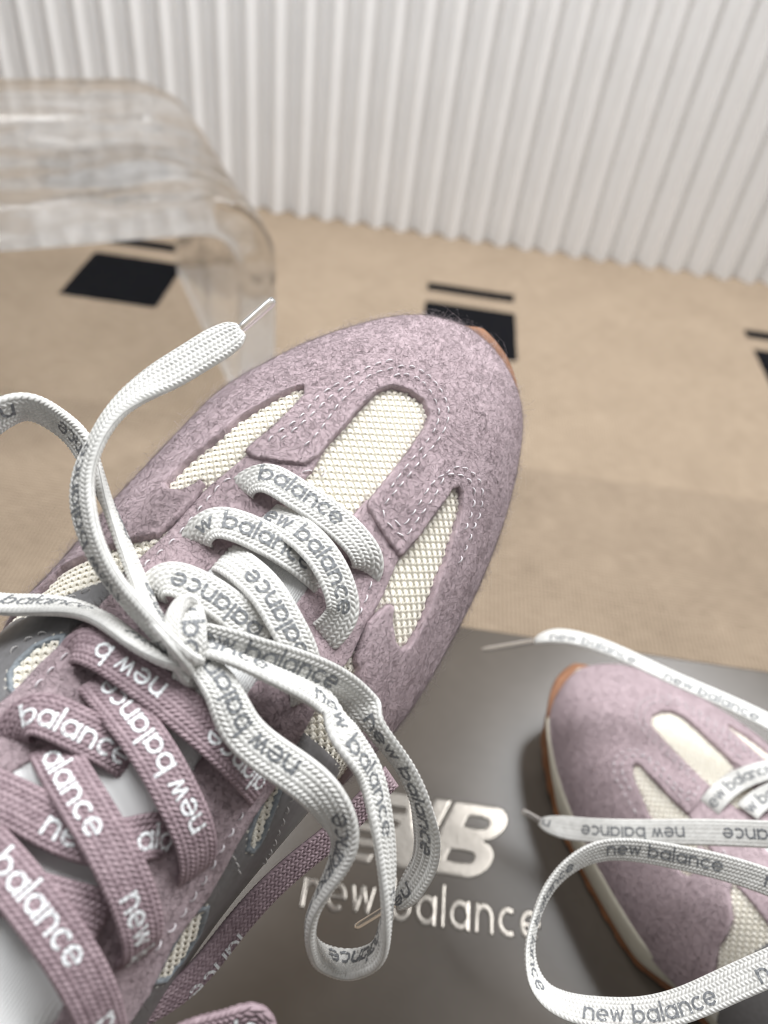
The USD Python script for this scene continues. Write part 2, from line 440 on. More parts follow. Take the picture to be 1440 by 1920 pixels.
# word "new balance" on the lid
xh = 0.0088; x = -0.0103
for ch in 'new balance':
    g, adv = glyph(ch, 0.25)
    if g is not None:
        part(bxo, 'logo_letter', emboss(place2(g, x, 0.1095, xh, xh * 1.35)), 'foil', smooth=True)
    x += (adv + .13) * xh
rg = unary_union([arc(0, 0, .5, 0, 360, 30).buffer(.07)])
part(bxo, 'logo_ring_mark', emboss(place2(rg, x + .003, 0.117, 0.0032), 0.0005), 'foil')


# NB emblem: slanted N cut into speed bars, joined with a B
def emblem():
    hgt, sh = 0.0324, 0.42
    B = unary_union([sbox(0, 0, .62, 1), Point(.62, .25).buffer(.25), Point(.60, .745).buffer(.255), sbox(.0, .0, .62, .5)])
    B = B.difference(unary_union([sbox(.30, .20, .56, .33), Point(.56, .265).buffer(.065), sbox(.32, .67, .55, .80), Point(.55, .735).buffer(.065)]))
    N = Polygon([(-.86, 0), (-.86, 1), (-.52, 1), (-.22, .45), (-.22, 1), (.02, 1), (.02, 0), (-.26, 0), (-.58, .56), (-.58, 0)])
    cuts = unary_union([sbox(-1.5, y, -.50, y + .055) for y in (.14, .335, .53, .725)])
    N = unary_union([N, sbox(-1.35, .005, -.6, .14), sbox(-1.2, .195, -.6, .335), sbox(-1.05, .39, -.6, .53), sbox(-.95, .585, -.6, .725)]).difference(cuts)
    return [place2(q, 0.0335, 0.1295, hgt * 1.0, hgt, sh) for q in (N, B.difference(N.buffer(.02)))]


for g in emblem():
    part(bxo, 'logo_emblem', emboss(g, 0.0003), 'foil', smooth=True)

# ------------------------------------------------------------------ the shoe last
YK = np.array([0, -.004, -.012, -.025, -.045, -.07, -.1, -.135, -.17, -.21, -.245, -.272, -.284])
ZT = np.array([.026, .034, .041, .047, .0525, .057, .062, .069, .077, .085, .088, .082, .060])
ZB = np.array([.024, .0225, .021, .019, .017, .016, .016, .017, .018, .02, .021, .023, .026])
WL = np.array([.0005, .0097, .0212, .0305, .0402, .0465, .0462, .0443, .0444, .0446, .036, .021, .003])
WR = np.array([.0005, .0125, .0246, .0325, .0399, .0451, .0474, .0420, .0389, .0410, .035, .021, .003])
O1 = np.array([0.0156, 0.2201, 0.3102]); S1 = np.array([0.8703, -0.3365, -0.3597]); A1 = np.array([0.4643, 0.8041, 0.3713]); U1 = np.array([0.1643, -0.4901, 0.856])
US = 0.075                                   # metres of U per unit of T


class Last:
    """upper surface over (U, Q): Q = arc length along the ridge from the toe, U = normalised girth position * US"""

    def __init__(self):
        y = -np.r_[np.linspace(0, 1, 150) ** 1.8 * .26, np.linspace(.2615, .284, 24)]
        ph = np.linspace(np.pi, 0, 241); cs, sn = np.cos(ph), np.sin(ph)
        X = np.sign(cs) * np.abs(cs) ** .80; Zs = np.abs(sn) ** .85
        k = lambda A: PchipInterpolator(-YK, A)(-y)
        wl, wr, zt, zb = k(WL), k(WR), k(ZT), k(ZB)
        x = np.where(X[None] < 0, wl[:, None], wr[:, None]) * X[None]
        z = zb[:, None] + (zt - zb)[:, None] * Zs[None]
        nT = 161; Tn = np.linspace(-1, 1, nT)
        G = np.zeros((len(y), nT, 3)); self.half = np.zeros(len(y))
        for i in range(len(y)):
            c = np.column_stack([x[i], z[i]]); s = np.r_[0, np.cumsum(np.linalg.norm(np.diff(c, axis=0), axis=1))]
            mid = np.interp(0, x[i], s) if wl[i] > 1e-4 else s[-1] / 2
            t = np.where(Tn < 0, mid * (1 + Tn), mid + (s[-1] - mid) * Tn)
            G[i, :, 0] = np.interp(t, s, x[i]); G[i, :, 2] = np.interp(t, s, z[i]); G[i, :, 1] = y[i]
            self.half[i] = s[-1] / 2
        ridge = G[:, nT // 2]
        self.Q = np.r_[0, np.cumsum(np.linalg.norm(np.diff(ridge, axis=0), axis=1))]
        self.Tn, self.G = Tn, G
        self.sp = [RectBivariateSpline(self.Q, Tn, G[..., c], kx=3, ky=3, s=0) for c in range(3)]
        self.Qmax = self.Q[-1]
        self.flip = False
        self.flip = self.normal(np.zeros(1), np.full(1, .1))[0, 2] < 0

    def halfgirth(self, Q):
        return np.interp(Q, self.Q, self.half)

    def at(self, U, Q, off=0.0):
        T = np.clip(np.asarray(U) / US, -1, 1); Q = np.clip(Q, 0, self.Qmax)
        P = np.stack([s.ev(Q, T) for s in self.sp], -1)
        N = self.normal(T, Q)
        return P + np.asarray(off)[..., None] * N if np.ndim(off) else P + off * N, N

    def normal(self, T, Q):
        Tc = np.clip(T, -.985, .985); Qc = np.clip(Q, 0.004, self.Qmax - .004)
        du = np.stack([s.ev(Qc, Tc, dy=1) for s in self.sp], -1); dq = np.stack([s.ev(Qc, Tc, dx=1) for s in self.sp], -1)
        n = np.cross(dq, du); n /= np.linalg.norm(n, axis=-1, keepdims=True) + 1e-12
        return -n if self.flip else n


last = Last()
B1 = np.stack([S1, A1, U1])                  # rows: local axes in the world


def to_world1(P):
    return O1 + P @ B1


def hit_grid(Gw, px):
    """first hit of picture rays on a grid surface: (U, Q, depth)"""
    nr, nc = Gw.shape[:2]
    V = Gw.reshape(-1, 3); F = grid_faces(nr, nc)
    a, e1, e2 = V[F[:, 0]], V[F[:, 1]] - V[F[:, 0]], V[F[:, 2]] - V[F[:, 0]]
    out = []
    for x, y in px:
        d = ray_dir(x, y); h = np.cross(d[None], e2); det = (e1 * h).sum(1); det = np.where(np.abs(det) < 1e-15, 1e-15, det)
        s = EYE - a; u = (s * h).sum(1) / det; q = np.cross(s, e1); v = (q @ d) / det; t = (e2 * q).sum(1) / det
        ok = (u >= -1e-6) & (v >= -1e-6) & (u + v <= 1 + 1e-6) & (t > 0.02)
        if not ok.any():
            out.append((np.nan,) * 3); continue
        i = np.flatnonzero(ok)[np.argmin(t[ok])]
        r = F[i] // nc; c = F[i] % nc
        w = np.array([1 - u[i] - v[i], u[i], v[i]])
        out.append((float(w @ last.Tn[c * CS]) * US, float(w @ last.Q[r * RS]), t[i]))
    return np.array(out)


RS, CS = 2, 4
_sub = last.G[::RS, ::CS]
GW1 = to_world1(_sub)


def uq(pts):
    r = hit_grid(GW1, pts)
    if np.isnan(r).any():
        bad = [p for p, q in zip(pts, r) if np.isnan(q[0])]
        print('outside the shoe:', bad)
        r = r[~np.isnan(r[:, 0])]
    return r[:, :2]


# ------------------------------------------------------------------ panels of the upper, as outlines on the last
def P(*flat):
    return list(zip(flat[0::2], flat[1::2]))


TOE_LEFT = P(62,1112, 111,1064, 155,1043, 204,1023, 250,1010, 292,1001, 309,988, 335,968, 364,936, 383,903, 375,895, 362,905, 341,915, 315,913, 310,904, 323,889,
             344,866, 382,836, 420,806, 447,782, 485,760, 512,744, 540,730, 556,723, 569,722, 568,738, 540,769, 502,804, 470,829, 459,840, 462,850, 475,858, 523,866, 572,871, 599,855,
             613,836, 653,793, 680,760, 707,733, 735,722, 767,731, 794,750, 805,777, 797,798, 767,842, 729,890, 695,932, 689,943, 691,955, 705,980, 726,1013, 748,1042, 757,1043,
             786,1010, 809,977, 838,938, 851,917, 862,914, 868,925, 867,956, 853,1003, 838,1053, 822,1092, 807,1136, 788,1183, 770,1211, 756,1218, 745,1203, 740,1175, 739,1159, 742,1138, 734,1131, 715,1144, 706,1150,
             692,1165, 679,1201, 669,1227, 669,1243, 674,1256, 670,1287, 666,1330, 672,1365, 680,1392)
QM = last.Qmax


def edge_run(pts):
    return [tuple(q) for q in uq(pts)]


tl = edge_run(TOE_LEFT)
hole2 = Polygon(tl + [(0.060, tl[-1][1] + .010), (.083, tl[-1][1] + .012), (.083, QM + .01), (-.083, QM + .01), (-.083, tl[0][1] + .016), (-.066, tl[0][1] + .012)]).buffer(0)
DOMAIN = sbox(-US * .999, 0.0015, US * .999, QM - .002)
toe_overlay = DOMAIN.difference(hole2).buffer(-.0004).buffer(.0004)
toe_overlay = max(getattr(toe_overlay, 'geoms', [toe_overlay]), key=lambda g: g.area)

eyestay_out = edge_run(P(-60,1345, 0,1307, 33,1277, 70,1237, 110,1200, 133,1173, 163,1155, 190,1120, 213,1098, 240,1056, 290,1012, 318,985, 385,909, 430,873, 462,846, 500,845, 560,852, 606,846,
                        588,880, 560,910, 540,950, 575,1000, 620,1000, 655,972, 690,932, 720,950, 762,1030, 745,1065, 735,1092, 720,1125, 703,1156,
                        692,1170, 664,1233, 633,1275, 600,1330, 560,1405, 525,1479, 483,1537, 454,1587, 425,1642, 400,1687, 333,1777, 290,1868))
eyestay = Polygon(eyestay_out + [(.034, .22), (.030, .25), (-.025, .25), (-.0245, .20)]).buffer(0)
throat_pts = edge_run(P(-120,1560, 0,1462, 50,1432, 90,1405, 145,1350, 200,1293, 245,1235, 300,1185, 350,1120, 385,1075, 430,1035, 470,1015, 520,1020, 560,1045, 578,1080, 577,1100, 552,1135, 545,1180, 520,1225, 470,1290, 420,1370,
                       370,1430, 330,1500, 293,1557, 270,1595, 225,1670, 185,1722, 175,1765, 140,1840, 110,1915))
throat = Polygon(throat_pts + [(.012, .215), (.012, .25), (-.012, .25)]).buffer(0)
eyestay = eyestay.difference(throat).buffer(-.0003).buffer(.0003)
eyestay = max(getattr(eyestay, 'geoms', [eyestay]), key=lambda g: g.area)

lp = edge_run(P(262,1040, 215,1066, 178,1080, 133,1097, 80,1120, 48,1142))
side_left = Polygon(lp + [(-.0745, lp[-1][1] + .012), (-.0745, .27), (-.010, .27), (-.010, lp[0][1] + .004)]).buffer(0)
win_left = Polygon(edge_run(P(112,1185, 85,1192, 55,1206, 25,1232, 10,1256, 12,1280, 24,1298, 60,1275, 100,1230))).buffer(0)
rp = edge_run(P(618,1405, 650,1440))
side_right = Polygon([(.014, rp[0][1])] + rp + [(.0745, rp[1][1] + .01), (.0745, .27), (.012, .27)]).buffer(0)
win_right = Polygon(edge_run(P(540,1470, 532,1492, 516,1540, 500,1583, 486,1604, 474,1600, 478,1570, 495,1525, 515,1480))).buffer(0)
win_right2 = Polygon(edge_run(P(398,1712, 384,1760, 352,1812, 325,1845, 300,1850, 330,1790, 370,1720))).buffer(0)
hl = side_left.difference(win_left); hr = side_right.difference(win_right.union(win_right2))
trims = [(w.buffer(.0009).difference(w.buffer(-.0007)), s) for w, s in ((win_left, side_left), (win_right, side_right), (win_right2, side_right))]
cover = unary_union([toe_overlay, eyestay, hl, hr, throat])
show_yarn = DOMAIN.intersection(sbox(-.069, .02, .069, .24)).difference(cover)
show_yarn = show_yarn.buffer(-.0004).buffer(.0018)

OFF = dict(lining=-.00228, yarn=-.0020, tongue=-.0020, panel=-.0014, eyestay=-.0008, toe=0.0, trim=-.0011)


def mottle_relief(U, Q, amp, seed):
    return amp * (meshkit.fbm(np.stack([U * 700, Q * 700, np.zeros_like(U) + seed], -1), 3) - .5)


def patch(poly, top, base, spacing, r, relief=0.0, seed=0, grown=0.0):
    out = []
    for g in getattr(poly, 'geoms', [poly]):
        if g.area < 1e-6:
            continue
        p, t = tri_poly(g, spacing, rings=(r * .22, r * .6), inset=r * .85)
        d = shapely.distance(g.boundary, shapely.points(p))
        k = np.sqrt(np.maximum(1 - (1 - np.clip(d / r, 0, 1)) ** 2, 0))
        off = base + (top - base) * k
        if relief:
            off = off + mottle_relief(p[:, 0], p[:, 1], relief, seed) * k
        # a slight swelling along cut edges
        off = off + grown * np.exp(-((d - .0018) / .0015) ** 2)
        V, N = last.at(p[:, 0], p[:, 1], off)
        out.append((V, t, N, k))
    V, F = join([(o[0], o[1]) for o in out])
    return V, F, np.vstack([o[2] for o in out]), np.concatenate([o[3] for o in out])


def orient(V, F, N):
    n = np.cross(V[F[:, 1]] - V[F[:, 0]], V[F[:, 2]] - V[F[:, 0]])
    bad = (n * N[F[:, 0]]).sum(1) < 0
    F = F.copy(); F[bad] = F[bad][:, [0, 2, 1]]
    return F


def nap(V, F, N, count, length, width, seed, z_min=-1.0, lie=0.55, lift=0.55):
    """short curly fibres standing on a suede panel, as narrow ribbons"""
    g = np.random.default_rng(seed)
    a, b, c = V[F[:, 0]], V[F[:, 1]], V[F[:, 2]]
    area = np.linalg.norm(np.cross(b - a, c - a), axis=1) * (N[F[:, 0], 2] > z_min)
    k = g.choice(len(F), count, p=area / area.sum())
    u, w = g.random(count), g.random(count); s = u + w > 1; u[s], w[s] = 1 - u[s], 1 - w[s]
    p = a[k] + u[:, None] * (b - a)[k] + w[:, None] * (c - a)[k]
    n = N[F[k, 0]]
    flow = np.stack([meshkit.noise(p * 160 + 7.1), meshkit.noise(p * 160 + 31.7), meshkit.noise(p * 160 + 55.2)], -1) - .5
    d = flow * 1.6 + g.normal(size=(count, 3)) * .55
    d -= (d * n).sum(1, keepdims=True) * n
    d /= np.linalg.norm(d, axis=1, keepdims=True) + 1e-9
    L = length * g.gamma(3.0, 1 / 3.0, count)[:, None]
    up = np.clip(g.normal(.55, .3, count), .12, 1.3)[:, None]
    side = np.cross(n, d) * g.normal(0, .7, count)[:, None]
    ts = np.array([0, .3, .65, 1.0])
    pts = [p + L * (t * d * lie * 1.5 + up * (t - .8 * t * t) * n * lift + side * t * t) - n * .0001 for t in ts]
    wdir = np.cross(n, d) + .35 * n * g.normal(size=(count, 1))
    wdir /= np.linalg.norm(wdir, axis=1, keepdims=True)
    ww = width * np.array([1, .9, .75, .3]) / 2
    rows = np.stack([np.stack([q - wdir * x, q + wdir * x], 1) for q, x in zip(pts, ww)], 1)      # count,4,2,3
    v = rows.reshape(-1, 3)
    base = np.arange(count)[:, None, None] * 8 + np.array([[[0, 1, 3], [0, 3, 2]], [[2, 3, 5], [2, 5, 4]], [[4, 5, 7], [4, 7, 6]]]).reshape(1, 6, 3)
    nn = n[:, None] + .45 * wdir[:, None] * np.array([-1, 1] * 4)[None, :, None] + .25 * d[:, None]
    nn /= np.linalg.norm(nn, axis=2, keepdims=True)
    return v, base.reshape(-1, 3), nn.reshape(-1, 3)


def weave(region, pitch=.00118, px=.00150):
    """basket weave: paired thin yarns along the shoe, single thick yarns across it, each a tube"""
    parts = []
    x0, y0, x1, y1 = region.bounds
    amp = .00024
    hg = float(last.halfgirth(.09)); sc = US / hg
    # along
    i0, i1 = int(np.floor(x0 / (px * sc))), int(np.ceil(x1 / (px * sc)))
    for i in range(i0, i1 + 1):
        for off in (-.15, .15):
            q = np.arange(y0, y1, pitch / 4); u = np.full(len(q), (i + off) * px * sc)
            ok = shapely.contains_xy(region, u, q)
            for run in np.split(np.arange(len(q)), np.flatnonzero(np.diff(ok.astype(int))) + 1):
                if len(run) > 3 and ok[run[0]]:
                    uu, qq = u[run], q[run]
                    z = OFF['yarn'] + amp * 1.3 * np.cos(np.pi * (qq / pitch + i)) + .00012
                    V, N = last.at(uu, qq, z); parts.append(tube(V, .00025, N, 5, .9, False))
    j0, j1 = int(np.floor(y0 / pitch)), int(np.ceil(y1 / pitch))
    for j in range(j0, j1 + 1):
        du = px * sc / 5
        u = np.arange(x0, x1, du); q = np.full(len(u), (j + .5) * pitch)
        ok = shapely.contains_xy(region, u, q)
        for run in np.split(np.arange(len(u)), np.flatnonzero(np.diff(ok.astype(int))) + 1):
            if len(run) > 3 and ok[run[0]]:
                uu, qq = u[run], q[run]
                z = OFF['yarn'] - amp * np.cos(np.pi * (uu / (px * sc) + j))
                V, N = last.at(uu, qq, z); parts.append(tube(V, .00052, N, 6, .48, False))
    return join(parts)


def stitches(lines, off, length=.0021, gap=.0011, rad=.000175, seed=0):
    g = np.random.default_rng(seed); parts = []; holes = []
    for pts in lines:
        c = np.array(uq(pts)); s = np.r_[0, np.cumsum(np.linalg.norm(np.diff(c, axis=0), axis=1))]
        if len(c) > 3:
            cs = CubicSpline(s, c); f = lambda t: cs(t)
        else:
            f = lambda t: np.column_stack([np.interp(t, s, c[:, 0]), np.interp(t, s, c[:, 1])])
        x = .0004
        while x + length < s[-1]:
            t = np.linspace(x, x + length * g.uniform(.85, 1.05), 6); p = f(t)
            z = off + np.array([-.0004, .00022, .00038, .00038, .00022, -.0004]) + g.normal(0, .00005)
            V, N = last.at(p[:, 0], p[:, 1], z)
            parts.append(tube(V, rad * g.uniform(.85, 1.1), N, 5))
            x += length + gap * g.uniform(.9, 1.3)
    return join(parts)


SEAM_TOE = [P(502,831, 523,828-18, 545,809-12, 570,776, 594,747, 640,717, 690,690, 740,676),
            P(523,828, 560,800, 583,780, 610,754, 640,730, 672,712),
            P(568,838, 610,793, 645,748, 670,726, 692,706, 729,693, 762,687, 795,700, 832,744, 840,777, 824,820, 789,863, 762,896, 738,925, 722,945, 718,965, 735,990, 757,1005, 775,985, 800,950, 822,915, 842,882, 858,876, 876,881, 892,894, 902,912, 903,935, 897,967, 887,988, 878,1014, 869,1034, 855,1080),
            P(735,708, 762,703, 785,712, 812,745, 822,777, 808,816, 775,858, 748,892, 728,922),
            P(738,968, 755,985, 765,975, 786,943, 807,910, 826,893, 848,890, 868,893, 882,905, 888,922, 886,950, 878,975, 866,1012)]
SEAM_EYE = [P(436,893, 415,893+10, 402,909+8, 356,971, 338,994, 300,1030, 277,1049, 255,1085, 232,1120), P(60,1290, 85,1262, 112,1235, 140,1207),
            P(600,905-12, 612,880, 560,885, 530,893),
            P(700,1085, 690,1120, 672,1160), P(462,1510+12, 440,1560, 413,1607, 397,1637, 377,1670, 357,1700, 337,1733, 313,1760, 293,1797)]
SEAM_SIDE = [P(92,1128, 117,1117, 140,1107, 183,1090), P(8,1222, 40,1194, 75,1180, 108,1172), P(560,1490, 548,1520, 530,1570, 512,1610, 498,1632), P(442,1600+8, 452,1625, 458,1650)]


def outsole_parts():
    L, R = last.G[:, 0], last.G[:, -1]
    o = np.vstack([L[::-1], R[1:]]); zb = o[:, 2].copy(); o2 = o[:, :2]
    s = np.r_[0, np.cumsum(np.linalg.norm(np.diff(o2, axis=0), axis=1))]
    t = np.arange(0, s[-1], .0012); o2 = np.column_stack([np.interp(t, s, o2[:, 0]), np.interp(t, s, o2[:, 1])]); zb = np.interp(t, s, zb); n = len(t)
    ker = np.ones(9) / 9
    tg = np.roll(o2, -2, 0) - np.roll(o2, 2, 0); tg = np.column_stack([np.convolve(np.r_[x[-4:], x, x[:4]], ker, 'valid') for x in tg.T])
    nr = np.column_stack([-tg[:, 1], tg[:, 0]]); nr /= np.linalg.norm(nr, axis=1, keepdims=True) + 1e-12
    c = o2.mean(0)
    if ((o2 - c) * nr).sum() < 0:
        nr = -nr
    y = o2[:, 1]
    z0 = .0135 * np.exp(y / .020) + .006 * np.exp(-(y + .284) / .02)
    kt = np.clip((y + .045) / .035, 0, 1); kt = kt * kt * (3 - 2 * kt)
    zg = z0 + .0030; zg = zg + (zb + .0045 - zg) * kt                       # the gum climbs over the toe
    wrap = .0043 * kt * np.exp(-((o2[:, 0] - .008) / .0150) ** 2)
    lug = .0005 * (np.sin(t * 2 * np.pi / .0105) > 0)
    row = lambda off, z: np.column_stack([o2 + nr * np.broadcast_to(off, n)[:, None], np.broadcast_to(z, n)])
    tk = np.clip((-.100 - y) / .025, 0, 1); wrap = wrap - .0048 * tk * tk * (3 - 2 * tk); lug = lug - .0048 * tk * tk * (3 - 2 * tk)
    gum = [row(-.020, z0), row(-.004, z0), row(-.0008 + lug, z0 + .0003), row(.0 + lug, z0 + .0018), row(.0 + lug * .6 + wrap * .3, z0 + (zg - z0) * .5), row(-.0002 + wrap, zg - .0008), row(-.0009 + wrap, zg), row(-.0024 + wrap * .7, zg + .0001), row(-.006, zg - .001)]
    tuck = np.clip((-.100 - y) / .025, 0, 1); tuck = .0048 * tuck * tuck * (3 - 2 * tuck)
    o2 = o2 - nr * tuck[:, None]
    mid = [row(-.0018, zg - .001), row(-.0010, zg + .0004), row(.0008, zg + (zb + .003 - zg) * .5), row(.0009, zb + .0030), row(.0000, zb + .0042), row(-.003, zb + .003)]
    bot = np.vstack([row(-.020, z0 + .0005), ]); bot = np.vstack([bot, [[bot[:, 0].mean(), -.13, .002]]])
    i = np.arange(n); bf = np.stack([i, (i + 1) % n, np.full(n, n)], 1)
    return join([(np.vstack(gum), grid_faces(len(gum), n, True)), (bot, bf)]), (np.vstack(mid), grid_faces(len(mid), n, True))


GEO = {}


def geo(key, make):
    if key not in GEO:
        GEO[key] = make()
    return GEO[key]


def build_shoe(label, O, B, fibres, fine, mirror):
    base = O + np.array([0, -.13, 0]) @ B
    t = UsdGeom.Xform.Define(stage, numbered('/World', 'sneaker')); t.AddTranslateOp().Set(Gf.Vec3d(*base.tolist())); t = t.GetPrim()
    set_data(t, label=label, category='sneaker', group='pair of mauve suede sneakers')
    mx = np.array([-1.0 if mirror else 1.0, 1, 1])
    W = lambda v: (v * mx) @ B + O - base
    D = lambda n: (n * mx) @ B
    fl = lambda f: f[:, ::-1] if mirror else f

    def add(name, VF, m, parent=None, **kw):
        return part(parent or t, name, (W(VF[0]), fl(VF[1])), m, **kw)

    U, Q = np.meshgrid(np.linspace(-US, US, 121), np.linspace(0, QM, 200))
    add('lining', geo('lining', lambda: (last.at(U, Q, OFF['lining'])[0].reshape(-1, 3), grid_faces(200, 121))), 'lining')
    add('woven_mesh', geo('weave', lambda: weave(show_yarn)), 'yarn')
    tg = geo('tongue', lambda: patch(throat.buffer(.004), OFF['tongue'] + .0014, -.0035, .0016, .007))
    add('tongue', (tg[0], orient(tg[0], tg[1], tg[2])), 'tongue_cloth')
    for k, (pl, sd, nm) in enumerate(((hl, 'l', 'side_panel'), (hr, 'r', 'side_panel'))):
        q = geo('side' + sd, lambda: patch(pl.buffer(-.0002), OFF['panel'], OFF['lining'], .0016, .0008))
        add(nm, (q[0], orient(q[0], q[1], q[2])), 'grey_leather')
    for k, (tr, _) in enumerate(trims):
        q = geo(f'trim{k}', lambda: patch(tr, OFF['trim'], OFF['lining'], .0008, .0006, .0002))
        add('window_trim', (q[0], orient(q[0], q[1], q[2])), 'trim')
    for nm, pl, top, sd in (('eyestay', eyestay, OFF['eyestay'], 3), ('toe_overlay', toe_overlay, OFF['toe'], 8)):
        q = geo(nm, lambda: patch(pl, top, OFF['lining'], .00085, .0005, .00030, sd, .00006))
        F = orient(q[0], q[1], q[2])
        pp = add(nm, (q[0], F), 'suede')
        cnt = int(fibres * (pl.area / (toe_overlay.area + eyestay.area)))
        v, f, n = nap(q[0], F, q[2], cnt, .0013 if fine else .0012, .000046 if fine else .00005, sd + 20, -.3, lift=.6)
        if fine:
            v2, f2, n2 = nap(q[0], F, q[2], cnt // 8, .0028, .000042, sd + 40, -.45, .5, 1.5)
            f = np.vstack([f, f2 + len(v)]); v = np.vstack([v, v2]); n = np.vstack([n, n2])
        part(pp, 'suede_nap', (W(v), fl(f)), 'suede_fibre', normals=D(n), kind='stuff')
    add('seam_stitching', geo('st1', lambda: stitches(SEAM_TOE, OFF['toe'] + .0001, seed=1)), 'thread', kind='stuff')
    add('eyestay_stitching', geo('st2', lambda: stitches(SEAM_EYE, OFF['eyestay'] + .0001, seed=2)), 'thread', kind='stuff')
    add('side_stitching', geo('st3', lambda: stitches(SEAM_SIDE, OFF['panel'] + .0002, seed=3, rad=.00013)), 'thread_grey', kind='stuff')
    og, md = geo('sole', outsole_parts)
    add('outsole', og, 'gum', smooth=45)
    add('midsole', md, 'midsole', smooth=45)
    return t, base


def pose(yaw, pit, rol):
    s = np.array([math.cos(yaw), -math.sin(yaw), 0]); a = np.array([math.sin(yaw) * math.cos(pit), math.cos(yaw) * math.cos(pit), math.sin(pit)])
    up = np.cross(s, a)
    return np.stack([s * math.cos(rol) + up * math.sin(rol), a, -s * math.sin(rol) + up * math.cos(rol)])


O2 = np.array([0.1, 0.2195, 0.1385]); B2 = pose(-0.5995, 0.012, 0.07)
shoe1, base1 = build_shoe('nearer mauve suede sneaker held above the box, white and mauve laces both tied in it', O1, B1, 210000, True, False)
shoe2, base2 = build_shoe('farther mauve suede sneaker lying on the grey box, with loose white laces only', O2, B2, 150000, False, True)
_lg = (_sub * np.array([-1.0, 1, 1])) @ B2 + O2
GW2 = _lg

# ------------------------------------------------------------------ laces
def ribbon_frames(ctrl, Gw, B, mx, ds):
    """ctrl rows: (px, py, h, roll[, wmul]); h < 0.06 is a height over the shoe, larger is the distance along the view axis"""
    C, N = [], []
    hits = hit_grid(Gw, [(c[0], c[1]) for c in ctrl])
    for c, hgt in zip(ctrl, hits):
        d = ray_dir(c[0], c[1]); view = -d / np.linalg.norm(d)
        if c[2] < .06 and not np.isnan(hgt[2]):
            p, n = last.at(np.array([hgt[0]]), np.array([hgt[1]]), np.array([0.0]))
            n = (n[0] * mx) @ B
            C.append(EYE + d * hgt[2] + n * c[2] * (.72 if c[2] > 0 else 1)); N.append(n)
        else:
            C.append(EYE + d * (c[2] if c[2] > .06 else .17)); N.append(view)
    C, N = np.array(C), np.array(N); roll = np.radians([c[3] if len(c) > 3 else 0 for c in ctrl]); wm = np.array([c[4] if len(c) > 4 else 1.0 for c in ctrl])
    s = np.r_[0, np.cumsum(np.linalg.norm(np.diff(C, axis=0), axis=1) ** .75)]
    sp = CubicSpline(s, C)
    tt = np.linspace(0, s[-1], 1500); cc = sp(tt); L = np.r_[0, np.cumsum(np.linalg.norm(np.diff(cc, axis=0), axis=1))]
    n = max(8, int(L[-1] / ds)); l = np.linspace(0, L[-1], n); tq = np.interp(l, L, tt)
    c = sp(tq); T = sp(tq, 1); T /= np.linalg.norm(T, axis=1, keepdims=True)
    nn = np.column_stack([PchipInterpolator(s, N[:, k])(tq) for k in range(3)])
    nn -= (nn * T).sum(1, keepdims=True) * T; nn /= np.linalg.norm(nn, axis=1, keepdims=True)
    b = np.cross(nn, T); r = PchipInterpolator(s, roll)(tq)
    n2 = np.cos(r)[:, None] * nn + np.sin(r)[:, None] * b; b2 = np.cross(n2, T)
    return l, c, T, n2, b2, PchipInterpolator(s, wm)(tq)


def braid(l, x, w, cols, pitch):
    xi = (x / w + .5) * cols; c = np.floor(xi); f = xi - c - .5
    ph = l / pitch + np.where(c % 2 == 0, 1, -1) * .68 * f + .5 * (c % 2)
    return np.sqrt(np.abs(np.cos(np.pi * ph)) + 1e-6) * (1 - .75 * (2 * np.abs(f)) ** 3)


